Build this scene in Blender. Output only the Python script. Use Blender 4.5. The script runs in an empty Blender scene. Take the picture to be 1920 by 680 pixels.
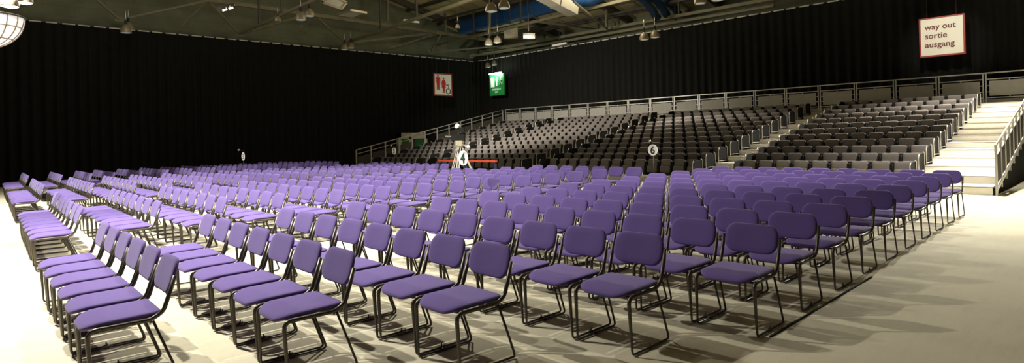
import bpy, bmesh, math, random
import numpy as np
from mathutils import Vector, Matrix
random.seed(4)
sc = bpy.context.scene
COL = sc.collection
PI = math.pi

# ------------------------------------------------------------------ camera
IW, IH = 1920, 680
FPX, PIT, ROL, YAW, EYE, CYP = 1123.05, .006, -.0253, .7672, 1.5914, 252.74
cam_d = bpy.data.cameras.new('camera')
cam = bpy.data.objects.new('camera', cam_d); COL.objects.link(cam)
cyw, syw = math.cos(YAW), math.sin(YAW)
Fv = Vector((syw*math.cos(PIT), cyw*math.cos(PIT), math.sin(PIT)))
Rv = Vector((cyw, -syw, 0)); Uv = Rv.cross(Fv)
cr, sr = math.cos(ROL), math.sin(ROL)
R2 = Rv*cr + Uv*sr
U2 = -Rv*sr + Uv*cr
M = Matrix((R2, U2, -Fv)).transposed().to_4x4()
M.translation = Vector((0, 0, EYE))
cam.matrix_world = M
cam_d.sensor_fit = 'HORIZONTAL'; cam_d.sensor_width = 36
cam_d.lens = FPX/IW*36
cam_d.shift_y = -(IH/2-CYP)/IW
cam_d.clip_end = 300; cam_d.clip_start = .05
sc.camera = cam

def ray(u, v):
    x2 = (u-IW/2)/FPX; y2 = -(v-CYP)/FPX
    return R2*x2 + U2*y2 + Fv
def at_x(u, v, x):
    d = ray(u, v); return Vector((0, 0, EYE)) + d*(x/d.x)
def at_y(u, v, y):
    d = ray(u, v); return Vector((0, 0, EYE)) + d*(y/d.y)
def at_z(u, v, z):
    d = ray(u, v); return Vector((0, 0, EYE)) + d*((z-EYE)/d.z)
def at_d(u, v, t):
    return Vector((0, 0, EYE)) + ray(u, v)*t

# ------------------------------------------------------------------ materials
def srgb(r, g, b):
    f = lambda c: (c/255/12.92 if c/255 <= .04045 else ((c/255+.055)/1.055)**2.4)
    return (f(r), f(g), f(b), 1)
def mat(name, col, rough=.6, metal=0, noise=None, bump=0, emit=None, estr=0, sheen=0, spec=.5):
    m = bpy.data.materials.new(name); m.use_nodes = True
    nt = m.node_tree; b = nt.nodes['Principled BSDF']
    b.inputs['Base Color'].default_value = col
    b.inputs['Roughness'].default_value = rough
    b.inputs['Metallic'].default_value = metal
    b.inputs['Specular IOR Level'].default_value = spec
    if sheen:
        b.inputs['Sheen Weight'].default_value = sheen
        b.inputs['Sheen Roughness'].default_value = .5
    if emit:
        b.inputs['Emission Color'].default_value = emit
        b.inputs['Emission Strength'].default_value = estr
    if noise:
        scale, amt = noise
        tc = nt.nodes.new('ShaderNodeTexCoord'); n = nt.nodes.new('ShaderNodeTexNoise')
        n.inputs['Scale'].default_value = scale; n.inputs['Detail'].default_value = 5
        nt.links.new(tc.outputs['Object'], n.inputs['Vector'])
        mr = nt.nodes.new('ShaderNodeMapRange')
        mr.inputs[1].default_value = .25; mr.inputs[2].default_value = .75
        mr.inputs[3].default_value = 1-amt; mr.inputs[4].default_value = 1+amt
        nt.links.new(n.outputs['Fac'], mr.inputs[0])
        mx = nt.nodes.new('ShaderNodeMix'); mx.data_type = 'RGBA'; mx.blend_type = 'MULTIPLY'
        mx.inputs[0].default_value = 1
        mx.inputs[6].default_value = col
        nt.links.new(mr.outputs[0], mx.inputs[7]); nt.links.new(mx.outputs[2], b.inputs['Base Color'])
        if bump:
            bp = nt.nodes.new('ShaderNodeBump'); bp.inputs['Strength'].default_value = bump
            bp.inputs['Distance'].default_value = .01
            nt.links.new(n.outputs['Fac'], bp.inputs['Height']); nt.links.new(bp.outputs[0], b.inputs['Normal'])
    return m

PURPLE = mat('purple_wool', (.118, .079, .255, 1), .92, noise=(260, .10), bump=.15, sheen=.15, spec=.15)
TUBE = mat('anthracite_tube', (.085, .075, .06, 1), .36, .6)
PLASTIC = mat('black_plastic', (.012, .013, .012, 1), .6, spec=.25)
GREYF = mat('grey_wool', (.138, .121, .11, 1), .93, noise=(200, .10), spec=.15)
DARKP = mat('dark_seat_shell', (.009, .0085, .008, 1), .8, spec=.2)
GALV = mat('galvanised_steel', (.46, .44, .39, 1), .42, .35, noise=(14, .08))
PANELG = mat('grey_infill_board', (.29, .275, .235, 1), .7, noise=(5, .06))
PANELD = mat('dark_infill_board', (.05, .043, .034, 1), .7, spec=.2)
TREAD = mat('pale_stair_board', (.78, .74, .64, 1), .7, noise=(6, .04))
NOSE = mat('stair_nosing', (.27, .24, .19, 1), .6)
DECK = mat('stand_deck', (.30, .28, .23, 1), .8, noise=(4, .08))
DRAPE = mat('black_drape', (.0105, .0102, .0085, 1), .95, noise=(3, .15), spec=.1)
TAPE = mat('pale_header_tape', (.5, .5, .44, 1), .7)
STEEL = mat('olive_painted_steel', (.15, .135, .08, 1), .6, noise=(3, .15))
STEELD = mat('dark_painted_steel', (.045, .04, .028, 1), .6)
BELL = mat('lamp_spun_metal', (.25, .21, .14, 1), .45, .35)
BELLG = mat('lamp_lens', (.8, .85, .8, 1), .1, 0, emit=(.85, 1, .92, 1), estr=.05)  # faint emission stands in for glints on the unlit lenses
LIT = mat('lit_lamp_lens', (1, 1, 1, 1), .3, emit=(1, .96, .86, 1), estr=14)
DISHLIT = mat('lit_dish_reflector', (1, 1, 1, 1), .3, emit=(1, .93, .84, 1), estr=.42)
TUBEW = mat('white_tube_cover', (.75, .72, .62, 1), .5)
DUCT = mat('blue_duct', (.008, .06, .19, 1), .55, noise=(8, .1))
DUCTG = mat('pale_grey_duct', (.24, .225, .18, 1), .6, noise=(4, .06))
BOARD = mat('beige_box_metal', (.30, .27, .17, 1), .55)
WHITE = mat('sign_white', (.86, .83, .70, 1), .5)
SIGNRED = mat('sign_red', (.33, .035, .025, 1), .5)
SIGNBROWN = mat('sign_maroon_letters', (.17, .03, .025, 1), .5)
PICRED = mat('pictogram_red', (.55, .02, .03, 1), .5)
SIGNMINT = mat('sign_pale_face', (.75, .88, .78, 1), .5)
GREEN = mat('sign_green', (.015, .25, .05, 1), .5)
GREENW = mat('sign_green_white', (.85, .92, .85, 1), .5)
GDOOR = mat('green_door', (.02, .11, .03, 1), .5)
CREAM = mat('cream_door_frame', (.40, .36, .25, 1), .6)
BLACK = mat('black_paint', (.012, .012, .012, 1), .5)
DGREEN = mat('dark_green_digit', (.01, .07, .02, 1), .5)
DISC = mat('disc_white', (.9, .9, .88, 1), .5, noise=(20, .02))
REDRAIL = mat('red_rail', (.62, .07, .03, 1), .5)
BLUEPOST = mat('blue_post', (.02, .035, .12, 1), .5)
SILVER = mat('silver_metal', (.75, .74, .7, 1), .3, .8)

def floor_mat():
    m = bpy.data.materials.new('grey_carpet_floor'); m.use_nodes = True
    nt = m.node_tree; b = nt.nodes['Principled BSDF']; b.inputs['Roughness'].default_value = .9
    b.inputs['Specular IOR Level'].default_value = .2
    tc = nt.nodes.new('ShaderNodeTexCoord')
    n1 = nt.nodes.new('ShaderNodeTexNoise'); n1.inputs['Scale'].default_value = 90; n1.inputs['Detail'].default_value = 6
    n2 = nt.nodes.new('ShaderNodeTexNoise'); n2.inputs['Scale'].default_value = .7; n2.inputs['Detail'].default_value = 4
    n3 = nt.nodes.new('ShaderNodeTexNoise'); n3.inputs['Scale'].default_value = 9; n3.inputs['Detail'].default_value = 5
    mp = nt.nodes.new('ShaderNodeMapping'); mp.inputs['Scale'].default_value = (.25, 1.6, 1)
    nt.links.new(tc.outputs['Object'], mp.inputs[0]); nt.links.new(mp.outputs[0], n3.inputs['Vector'])
    for n in (n1, n2): nt.links.new(tc.outputs['Object'], n.inputs['Vector'])
    br = nt.nodes.new('ShaderNodeTexBrick'); br.offset = 0
    br.inputs['Scale'].default_value = 1; br.inputs['Brick Width'].default_value = 30; br.inputs['Row Height'].default_value = 4
    br.inputs['Mortar Size'].default_value = .012
    br.inputs['Color1'].default_value = (1, 1, 1, 1); br.inputs['Color2'].default_value = (1, 1, 1, 1); br.inputs['Mortar'].default_value = (.72, .72, .72, 1)
    mpb = nt.nodes.new('ShaderNodeMapping'); mpb.inputs['Location'].default_value = (7.3, 2.0, 0)
    nt.links.new(tc.outputs['Object'], mpb.inputs[0]); nt.links.new(mpb.outputs[0], br.inputs['Vector'])
    a = nt.nodes.new('ShaderNodeMath'); a.operation = 'MULTIPLY_ADD'; a.inputs[1].default_value = .55; nt.links.new(n1.outputs['Fac'], a.inputs[0])
    a2 = nt.nodes.new('ShaderNodeMath'); a2.operation = 'MULTIPLY_ADD'; a2.inputs[1].default_value = .30; nt.links.new(n3.outputs['Fac'], a2.inputs[0])
    nt.links.new(n2.outputs['Fac'], a2.inputs[2]); nt.links.new(a2.outputs[0], a.inputs[2])
    cr_ = nt.nodes.new('ShaderNodeValToRGB')
    cr_.color_ramp.elements[0].position = .45; cr_.color_ramp.elements[0].color = (.38, .352, .255, 1)
    cr_.color_ramp.elements[1].position = 1.25 if False else 1.0; cr_.color_ramp.elements[1].color = (.57, .535, .40, 1)
    nt.links.new(a.outputs[0], cr_.inputs[0])
    mx = nt.nodes.new('ShaderNodeMix'); mx.data_type = 'RGBA'; mx.blend_type = 'MULTIPLY'; mx.inputs[0].default_value = 1
    nt.links.new(cr_.outputs[0], b.inputs['Base Color'])
    bp = nt.nodes.new('ShaderNodeBump'); bp.inputs['Strength'].default_value = .25; bp.inputs['Distance'].default_value = .008
    nt.links.new(n1.outputs['Fac'], bp.inputs['Height']); nt.links.new(bp.outputs[0], b.inputs['Normal'])
    return m
def olive_wall():
    m = bpy.data.materials.new('olive_block_wall'); m.use_nodes = True
    nt = m.node_tree; b = nt.nodes['Principled BSDF']; b.inputs['Roughness'].default_value = .9
    tc = nt.nodes.new('ShaderNodeTexCoord'); mp = nt.nodes.new('ShaderNodeMapping'); mp.inputs['Rotation'].default_value = (PI/2, 0, 0)
    br = nt.nodes.new('ShaderNodeTexBrick'); br.inputs['Scale'].default_value = 1.2
    br.inputs['Brick Width'].default_value = 3.; br.inputs['Row Height'].default_value = .6; br.inputs['Mortar Size'].default_value = .02
    br.inputs['Color1'].default_value = (.135, .14, .085, 1); br.inputs['Color2'].default_value = (.12, .128, .08, 1); br.inputs['Mortar'].default_value = (.11, .108, .065, 1)
    n = nt.nodes.new('ShaderNodeTexNoise'); n.inputs['Scale'].default_value = .9; n.inputs['Detail'].default_value = 8
    nt.links.new(tc.outputs['Object'], mp.inputs[0]); nt.links.new(mp.outputs[0], br.inputs['Vector']); nt.links.new(tc.outputs['Object'], n.inputs['Vector'])
    mr = nt.nodes.new('ShaderNodeMapRange'); mr.inputs[3].default_value = .55; mr.inputs[4].default_value = 1.45
    nt.links.new(n.outputs['Fac'], mr.inputs[0])
    mx = nt.nodes.new('ShaderNodeMix'); mx.data_type = 'RGBA'; mx.blend_type = 'MULTIPLY'; mx.inputs[0].default_value = 1
    nt.links.new(br.outputs['Color'], mx.inputs[6]); nt.links.new(mr.outputs[0], mx.inputs[7])
    nt.links.new(mx.outputs[2], b.inputs['Base Color'])
    return m
def roof_mat():
    m = bpy.data.materials.new('tan_roof_boards'); m.use_nodes = True
    nt = m.node_tree; b = nt.nodes['Principled BSDF']; b.inputs['Roughness'].default_value = .85
    tc = nt.nodes.new('ShaderNodeTexCoord')
    br = nt.nodes.new('ShaderNodeTexBrick'); br.offset = 0; br.inputs['Scale'].default_value = 1
    br.inputs['Brick Width'].default_value = 2.4; br.inputs['Row Height'].default_value = 1.2; br.inputs['Mortar Size'].default_value = .03
    br.inputs['Color1'].default_value = (.46, .385, .19, 1); br.inputs['Color2'].default_value = (.36, .31, .155, 1); br.inputs['Mortar'].default_value = (.05, .045, .03, 1)
    nt.links.new(tc.outputs['Object'], br.inputs['Vector']); nt.links.new(br.outputs['Color'], b.inputs['Base Color'])
    return m

# ------------------------------------------------------------------ mesh helpers
def mesh_from(name, verts, faces, m, smooth=False, auto=None):
    me = bpy.data.meshes.new(name); me.from_pydata([tuple(v) for v in verts], [], faces); me.update()
    if isinstance(m, (list, tuple)):
        for k in m: me.materials.append(k)
    else: me.materials.append(m)
    if smooth:
        me.polygons.foreach_set('use_smooth', [True]*len(me.polygons))
        if auto is not None: me.set_sharp_from_angle(angle=auto)
    return me

class MB:
    def __init__(s): s.v = []; s.f = []
    def add(s, vs, fs):
        o = len(s.v); s.v += [Vector(v) for v in vs]; s.f += [[i+o for i in f] for f in fs]; return s
    def box(s, a, b):
        (x0, y0, z0), (x1, y1, z1) = a, b
        x0, x1 = min(x0, x1), max(x0, x1); y0, y1 = min(y0, y1), max(y0, y1); z0, z1 = min(z0, z1), max(z0, z1)
        return s.add([(x0,y0,z0),(x1,y0,z0),(x1,y1,z0),(x0,y1,z0),(x0,y0,z1),(x1,y0,z1),(x1,y1,z1),(x0,y1,z1)],
                     [[0,3,2,1],[4,5,6,7],[0,1,5,4],[1,2,6,5],[2,3,7,6],[3,0,4,7]])
    def bar(s, p, q, w, h=None, up=(0, 0, 1)):
        p, q = Vector(p), Vector(q); h = h or w
        d = (q-p).normalized(); u = Vector(up)
        if abs(d.dot(u)) > .98: u = Vector((1, 0, 0))
        r = d.cross(u).normalized(); u = r.cross(d)
        c = [(-1,-1),(1,-1),(1,1),(-1,1)]
        vs = [e + r*(a*w/2) + u*(b*h/2) for e in (p, q) for a, b in c]
        return s.add(vs, [[3,2,1,0],[4,5,6,7],[0,1,5,4],[1,2,6,5],[2,3,7,6],[3,0,4,7]])
    def tube(s, path, r, n=8, closed=False):
        P = [Vector(p) for p in path]; N = len(P)
        rad = r if isinstance(r, (list, tuple)) else [r]*N
        T = []
        for i in range(N):
            a = P[i-1] if (i > 0 or closed) else P[i]; b = P[(i+1) % N] if (i < N-1 or closed) else P[i]
            T.append((b-a).normalized())
        u = Vector((0, 0, 1)) if abs(T[0].z) < .9 else Vector((1, 0, 0))
        u = (u - T[0]*u.dot(T[0])).normalized()
        vs = []
        for i in range(N):
            u = (u - T[i]*u.dot(T[i])).normalized(); w = T[i].cross(u)
            for k in range(n):
                a = 2*PI*k/n; vs.append(P[i] + (u*math.cos(a) + w*math.sin(a))*rad[i])
        fs = []
        for i in range(N if closed else N-1):
            j = (i+1) % N
            for k in range(n):
                fs.append([i*n+k, i*n+(k+1) % n, j*n+(k+1) % n, j*n+k])
        if not closed:
            fs.append(list(range(n))[::-1]); fs.append([(N-1)*n+k for k in range(n)])
        return s.add(vs, fs)
    def lathe(s, prof, n=20, origin=(0, 0, 0), axis=None):
        o = Vector(origin); q = Vector((0, 0, 1)).rotation_difference(Vector(axis)) if axis else None
        vs = []; fs = []
        for r, z in prof:
            for k in range(n):
                p = Vector((r*math.cos(2*PI*k/n), r*math.sin(2*PI*k/n), z))
                vs.append(o + (q @ p if q else p))
        for i in range(len(prof)-1):
            for k in range(n):
                fs.append([i*n+k, i*n+(k+1) % n, (i+1)*n+(k+1) % n, (i+1)*n+k])
        fs.append(list(range(n))[::-1]); fs.append([(len(prof)-1)*n+k for k in range(n)])
        return s.add(vs, fs)
    def prism(s, poly, fn, t0, t1):
        """poly: 2-D outline; fn(a, b, t) -> 3-D"""
        n = len(poly)
        vs = [fn(a, b, t0) for a, b in poly] + [fn(a, b, t1) for a, b in poly]
        fs = [list(range(n))[::-1], [n+i for i in range(n)]] + [[i, (i+1) % n, n+(i+1) % n, n+i] for i in range(n)]
        return s.add(vs, fs)
    def mesh(s, name, m, smooth=False, auto=None):
        me = mesh_from(name, s.v, s.f, m, smooth, auto)
        bm = bmesh.new(); bm.from_mesh(me); bmesh.ops.recalc_face_normals(bm, faces=bm.faces); bm.to_mesh(me); bm.free()
        return me

def link(name, me, parent=None, loc=None):
    o = bpy.data.objects.new(name, me); COL.objects.link(o)
    if parent: o.parent = parent
    if loc is not None: o.location = loc
    return o
def thing(name, label, cat, loc=(0, 0, 0), rz=0, group=None, data=None):
    o = link(name, data); o.location = loc; o.rotation_euler = (0, 0, rz)
    o['label'] = label; o['category'] = cat
    if group: o['group'] = group
    return o
def struct(name, me, parent=None, label=None):
    o = link(name, me, parent)
    if not parent:
        o['kind'] = 'structure'
        if label: o['label'] = label
    return o
def fillet(path, r, n=4):
    P = [Vector(p) for p in path]; out = [P[0]]
    rr = r if isinstance(r, (list, tuple)) else [r]*len(P)
    for i in range(1, len(P)-1):
        a, b, c = P[i-1], P[i], P[i+1]
        d1 = (a-b); d2 = (c-b); k = min(rr[i], d1.length*.49, d2.length*.49)
        p = b + d1.normalized()*k; q = b + d2.normalized()*k
        for j in range(n+1):
            t = j/n; out.append(p*(1-t)**2 + b*2*t*(1-t) + q*t*t)
    out.append(P[-1]); return out
def rrect(hw, hh, r, n=5, top=None):
    """rounded rectangle outline; r = (br, tr, tl, bl) or single"""
    rs = r if isinstance(r, (list, tuple)) else (r,)*4
    out = []
    for (sx, sy, a0), q in zip(((1,-1,-PI/2),(1,1,0),(-1,1,PI/2),(-1,-1,PI)), rs):
        cx, cy = sx*(hw-q), sy*(hh-q)
        for k in range(n+1):
            a = a0 + PI/2*k/n; out.append((cx+q*math.cos(a), cy+q*math.sin(a)))
    return out
def pillow(outline, th, fn, layers=((0,.5),(.55,.5),(.86,.44),(.96,.3),(1,.0),(.96,-.3),(.86,-.44),(.5,-.5),(0,-.5))):
    """upholstered pad: rings of the outline scaled towards its centre, th thick; fn(a,b,t)->3-D"""
    mb = MB(); n = len(outline); vs = []; fs = []; idx = []
    for s, t in layers:
        if s == 0: idx.append([len(vs)]); vs.append(fn(0, 0, t*th))
        else:
            idx.append(list(range(len(vs), len(vs)+n)))
            for a, b in outline:
                L = max(abs(a), abs(b), 1e-6)
                vs.append(fn(a*s, b*s, t*th))
    for A, B in zip(idx, idx[1:]):
        if len(A) == 1: fs += [[A[0], B[k], B[(k+1) % n]] for k in range(n)]
        elif len(B) == 1: fs += [[A[k], B[0], A[(k+1) % n]] for k in range(n)]
        else: fs += [[A[k], B[k], B[(k+1) % n], A[(k+1) % n]] for k in range(n)]
    return mb.add(vs, fs)
def text_mesh(name, s, size, m, ext=.004, bold=0, align='LEFT', space=1.0):
    cu = bpy.data.curves.new(name, 'FONT'); cu.body = s; cu.size = size; cu.extrude = ext
    cu.align_x = align; cu.space_line = space
    o = bpy.data.objects.new(name, cu); COL.objects.link(o)
    dg = bpy.context.evaluated_depsgraph_get(); dg.update()
    me = bpy.data.meshes.new_from_object(o.evaluated_get(dg)); me.name = name
    bpy.data.objects.remove(o); bpy.data.curves.remove(cu)
    if bold:      # heavier strokes: the same glyphs again, shifted by the extra stroke width
        src = [v.co.copy() for v in me.vertices]; fsrc = [list(p.vertices) for p in me.polygons]; mb = MB()
        for k, (dx, dy) in enumerate(((0, 0), (bold, 0), (-bold, 0), (0, bold), (0, -bold))):
            mb.add([v + Vector((dx, dy, k*.0004)) for v in src], fsrc)
        me = mesh_from(name, mb.v, mb.f, m)
    me.materials.clear(); me.materials.append(m)
    return me
ORD = ['zeroth','first','second','third','fourth','fifth','sixth','seventh','eighth','ninth','tenth','eleventh','twelfth','thirteenth','fourteenth','fifteenth','sixteenth','seventeenth','eighteenth','nineteenth']

# ------------------------------------------------------------------ the setting
HALL_X, HALL_Y, CURT = 30.0, 35.0, 7.55
def grid_plane(x0, x1, y0, y1, z): return MB().add([(x0,y0,z),(x1,y0,z),(x1,y1,z),(x0,y1,z)], [[0,1,2,3]])
fl = MB().box((-22, -12, -.2), (33, 36.5, 0))
struct('floor', fl.mesh('floor', floor_mat()), label='pale grey worn carpet floor of the hall')
def roof_z(x): return 9.25 + (31-x)*.235
OW = olive_wall()
wl = MB().prism([(-22, 0), (33, 0), (33, roof_z(33)), (-6, roof_z(-6)), (-22, 14)], lambda a, b, t: (a, t, b), 35.5, 35.9)
struct('wall_left', wl.mesh('wall_left', OW), label='olive hall wall above the black curtain')
wr = MB().box((32.0, -12, 0), (32.4, 35.9, 9.2))
struct('wall_right', wr.mesh('wall_right', OW), label='hall wall behind the stand curtain')
ce = MB().prism([(-6, roof_z(-6)), (33, roof_z(33)), (33, roof_z(33)+.2), (-6, roof_z(-6)+.2)], lambda a, b, t: (a, t, b), -12, 36)
ceil = struct('ceiling', ce.mesh('ceiling', roof_mat()), label='tan boarded sloping roof')
for y in (4, 10, 16, 22, 28, 34):
    struct('rafter', MB().bar((-6, y, roof_z(-6)-.2), (33, y, roof_z(33)-.2), .25, .4).mesh('rafter', STEELD), ceil)
for x in (29.5, 26.8, 24.1, 21.4, 18.7, 16.0, 13.3):
    struct('purlin', MB().bar((x, -12, roof_z(x)-.1), (x, 35.4, roof_z(x)-.1), .12, .2).mesh('purlin', STEELD), ceil)

# curtains
def curtain(p0, p1, z0, z1, amp, per, face):
    p0, p1 = Vector(p0), Vector(p1); L = (p1-p0).length; d = (p1-p0)/L; n = Vector(face)
    N = int(L/per*10); vs = []; fs = []; ph = 0; rnd = random.Random(7)
    offs = []
    for i in range(N+1):
        ph += 2*PI/10*rnd.uniform(.75, 1.25)
        offs.append(amp*(math.sin(ph) + .35*math.sin(ph*.37+1)))
    rows = [0, .03, .3, .7, .97, 1]
    for k in rows:
        for i in range(N+1):
            a = .35 if k >= .97 else (.8 if k > .5 else 1)
            p = p0 + d*(L*i/N) + n*(offs[i]*a + .02); vs.append((p.x, p.y, z0+(z1-z0)*k))
    W = N+1
    for r in range(len(rows)-1):
        for i in range(N): fs.append([r*W+i, r*W+i+1, (r+1)*W+i+1, (r+1)*W+i])
    return mesh_from('drape', vs, fs, DRAPE, True)
def curtain_thing(label, p0, p1, face):
    t = thing('curtain', label, 'curtain', Vector(p0))
    o = Vector(p0)
    link('drape', curtain((0, 0, 0), Vector(p1)-o, .02, CURT, .10, .42, face), t)
    d = (Vector(p1)-o); L = d.length; d /= L
    hb = MB(); hb.bar(Vector((0, 0, CURT+.03)), d*L+Vector((0, 0, CURT+.03)), .05, .06)
    link('header_rail', hb.mesh('header_rail', STEELD), t)
    tb = MB(); k = .3; n = Vector(face)
    rnd = random.Random(3)
    while k < L-.6:
        w = rnd.uniform(.42, .5)
        tb.bar(d*k+n*.09+Vector((0, 0, CURT-.01)), d*(k+w)+n*.09+Vector((0, 0, CURT-.01)), .02, .055); k += .62
    link('header_tape', tb.mesh('header_tape', TAPE), t)
    return t
curtain_thing('tall pleated black curtain hung along the olive end wall beyond the purple seating', (-12, HALL_Y, 0), (30.06, HALL_Y, 0), (0, -1, 0))
curtain_thing('tall pleated black curtain hung behind the tiered grey stand', (HALL_X, 34.82, 0), (HALL_X, -6, 0), (-1, 0, 0))

# ------------------------------------------------------------------ purple stacking chairs
# local frame: sitter faces -x; y across; origin on the floor below the top of the backrest
def back_line(z):   # centre line of the leaning back, x at height z
    return -.105 + (z-.44)*.30
def seat_pad(q):
    def fn(a, b, t):   # a: across, b: depth (+b to the front)
        x = -.325 - b
        z = .452 + t
        f = max(0, b-.10); z -= f*f*1.5                    # waterfall front
        r = max(0, -b-.10); z += r*r*.9
        z -= .012*(1-(a/.24)**2)
        return (x, a, z)
    return pillow(rrect(.238, .232, (.09, .075, .075, .09) if False else (.05, .13, .13, .05), q), .046, fn)
def back_pad(q):
    def fn(a, b, t):
        z = .683 + b
        w = 1 - .03*(b/.12)
        x = back_line(z) + .008 - t + .028*(1-(a/.23)**2)*-1*-1*.6 
        return (x, a*w, z)
    return pillow(rrect(.232, .120, (.10, .085, .085, .10), q), .040, fn)
HWB = .245
def side_rad(n):
    # stout tube from the back to the front foot, thin rod for runner and rear brace
    k = n - 11
    return [.0152 if i < k else .0088 for i in range(n)]
def side_path(s):
    y = s*HWB
    top = (back_line(.70)+.012, y, .70)
    pts = [top, (back_line(.47)+.005, y, .47), (-.165, y, .425), (-.525, y, .425), (-.505, y*1.03, .012), (-.008, y*1.03, .012), (-.155, y, .415)]
    return fillet(pts, [0, .03, .06, .055, .03, .035, 0], 4)
def make_chair(lod):
    q, n = {0: (6, 10), 1: (4, 6), 2: (2, 4)}[lod]
    parts = {}
    parts['seat'] = seat_pad(q).mesh('seat', PURPLE, True)
    parts['backrest'] = back_pad(q).mesh('backrest', PURPLE, True)
    side = []
    for s in (-1, 1):
        p = side_path(s) if lod < 2 else [side_path(s)[i] for i in range(0, len(side_path(s)), 1)]
        side.append(p)
    if lod == 0:
        for k, s in enumerate((-1, 1)):
            parts['side_frame%d' % k] = MB().tube(side[k], side_rad(len(side[k])), n).mesh('side_frame', TUBE, True)
        cb = MB(); cb.tube([(-.47, -HWB, .415), (-.47, HWB, .415)], .010, n)
        parts['crossbar0'] = cb.mesh('crossbar', TUBE, True)
        cb = MB(); cb.tube([(-.17, -HWB, .412), (-.17, HWB, .412)], .010, n)
        parts['crossbar1'] = cb.mesh('crossbar', TUBE, True)
        for k, s in enumerate((-1, 1)):
            y = s*HWB*1.03
            m = MB(); m.box((-.295, y-.010, .003), (-.262, y+.010, .024)); m.box((-.283, y-.004, .02), (-.274, y+.004, .045))
            parts['link_clip%d' % k] = m.mesh('link_clip', TUBE)
    else:
        m = MB()
        for p in side: m.tube(p, side_rad(len(p)), n)
        m.tube([(-.47, -HWB, .415), (-.47, HWB, .415)], .010, n); m.tube([(-.17, -HWB, .412), (-.17, HWB, .412)], .010, n)
        parts['frame'] = m.mesh('frame', TUBE, True)
    return parts
CH = [make_chair(0), make_chair(1), make_chair(2)]
S, X0, P = .5517, .298, .9385
ANG = {1: .031, 2: .030, 3: .022, 4: -.012, 5: .008}
DX = {1: -.024, 2: -.01, 3: -.081, 4: .045, 5: .07}
ENDY = {1: 4.889, 2: 4.117, 3: 3.40, 4: 2.79, 5: 2.302}
NCH = {1: 6, 2: 7, 3: 8, 4: 9}
BX = [0, 1.44, 2.37, 3.2, 4.02, 4.89, 5.74, 6.55, 7.35, 8.17, 8.95, 9.75, 10.6, 11.55, 12.5]
BY = [0, 10.19, 10.11, 9.81, 9.63, 9.37, 9.27, 9.15, 9.17, 9.1, 8.95, 8.85, 8.9, 8.95, 8.62]
SL = [0, .047, .038, .034, .02, .014, .01, .006, .004] + [0]*8
chairs = []   # x, y, angle, block, row, number
for r in range(1, 15):
    k = min(r, 5); n = NCH.get(r, 9)
    for i in range(n):
        a = ANG[k] if r <= 5 else .004
        x = X0+r*P+(DX[k] if r <= 5 else max(0, .07-.02*(r-5))); y = ENDY[k] + (.012*(r-5) if r > 5 else 0)
        if r <= 5: pass
        chairs.append((x+i*S*math.sin(a), y+i*S*math.cos(a), a, 'near', r, i+1))
for r in range(1, 15):
    nb = 8 if r <= 3 else 9
    if r == 13: nb = 7
    if r == 14: nb = 7
    for i in range(nb):
        y = BY[r]+i*S; chairs.append((BX[r]+SL[r]*(y-BY[r]), y, SL[r], 'second', r, i+1))
    y0 = 16.75+(BY[r]-10.0)*.9 if r > 1 else 17.3
    if r == 14: y0 += .6
    for i in range(9):
        y = y0+i*S; x = BX[r]+SL[r]*(y-BY[r]) - (.15 if r == 14 else 0); chairs.append((x, y, SL[r], 'third', r, i+1))
    y0 = 23.65 + (.6 if r == 1 else 0)
    for i in range(8 if r < 14 else 6):
        y = y0+i*S; x = BX[r]+SL[r]*(y-BY[r]) - (.15 if r == 14 else 0); chairs.append((x, y, SL[r], 'farthest', r, i+1))
chairs.sort(key=lambda c: math.hypot(c[0], c[1]))
BLK = {'near': 'near block', 'second': 'second block', 'third': 'third block', 'farthest': 'far block'}
far_mb = {'seat': MB(), 'backrest': MB(), 'frame': MB()}
for num, (x, y, a, blk, r, i) in enumerate(chairs):
    jx, jr = random.uniform(-.006, .006), random.uniform(-.008, .008)
    loc = (x+jx, y, 0); rz = -a + jr
    if num < 300:
        lod = 0 if math.hypot(x, y) < 9 else 1
        lab = f'purple padded chair, {ORD[i]} from the near end of row {r} from the left, {BLK[blk]}'
        t = thing('stacking_chair', lab, 'chair', loc, rz, 'purple chairs set out in rows')
        for nm, me in CH[lod].items(): link(nm.rstrip('0123456789'), me, t)
    else:
        Mx = Matrix.Translation(loc) @ Matrix.Rotation(rz, 4, 'Z')
        for nm in far_mb:
            me = CH[2][nm]
            far_mb[nm].add([Mx @ v.co for v in me.vertices], [list(p.vertices) for p in me.polygons])
far = None
vs, fs, mi = [], [], []
for k, nm in enumerate(far_mb):
    o = len(vs); vs += far_mb[nm].v; fs += [[j+o for j in f] for f in far_mb[nm].f]; mi += [0 if nm != 'frame' else 1]*len(far_mb[nm].f)
me = mesh_from('distant_stacking_chairs', vs, fs, [PURPLE, TUBE], True)
me.polygons.foreach_set('material_index', mi)
fo = link('distant_stacking_chairs', me); fo['kind'] = 'stuff'; fo['category'] = 'chairs'
fo['label'] = 'distant rows of purple chairs massed before the black curtain and grey stand'

# black strip lying on the floor beside the end chairs
cs = thing('cable_strip', 'thin black strip lying on the floor along the row ends by the open floor', 'cable strip', (4.85, 1.99, 0))
link('strip', MB().box((-.2, -.009, 0), (2.4, .009, .010)).mesh('strip', mat('matt_black_rubber', (.02, .02, .018, 1), .95, spec=.1)), cs)

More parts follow.
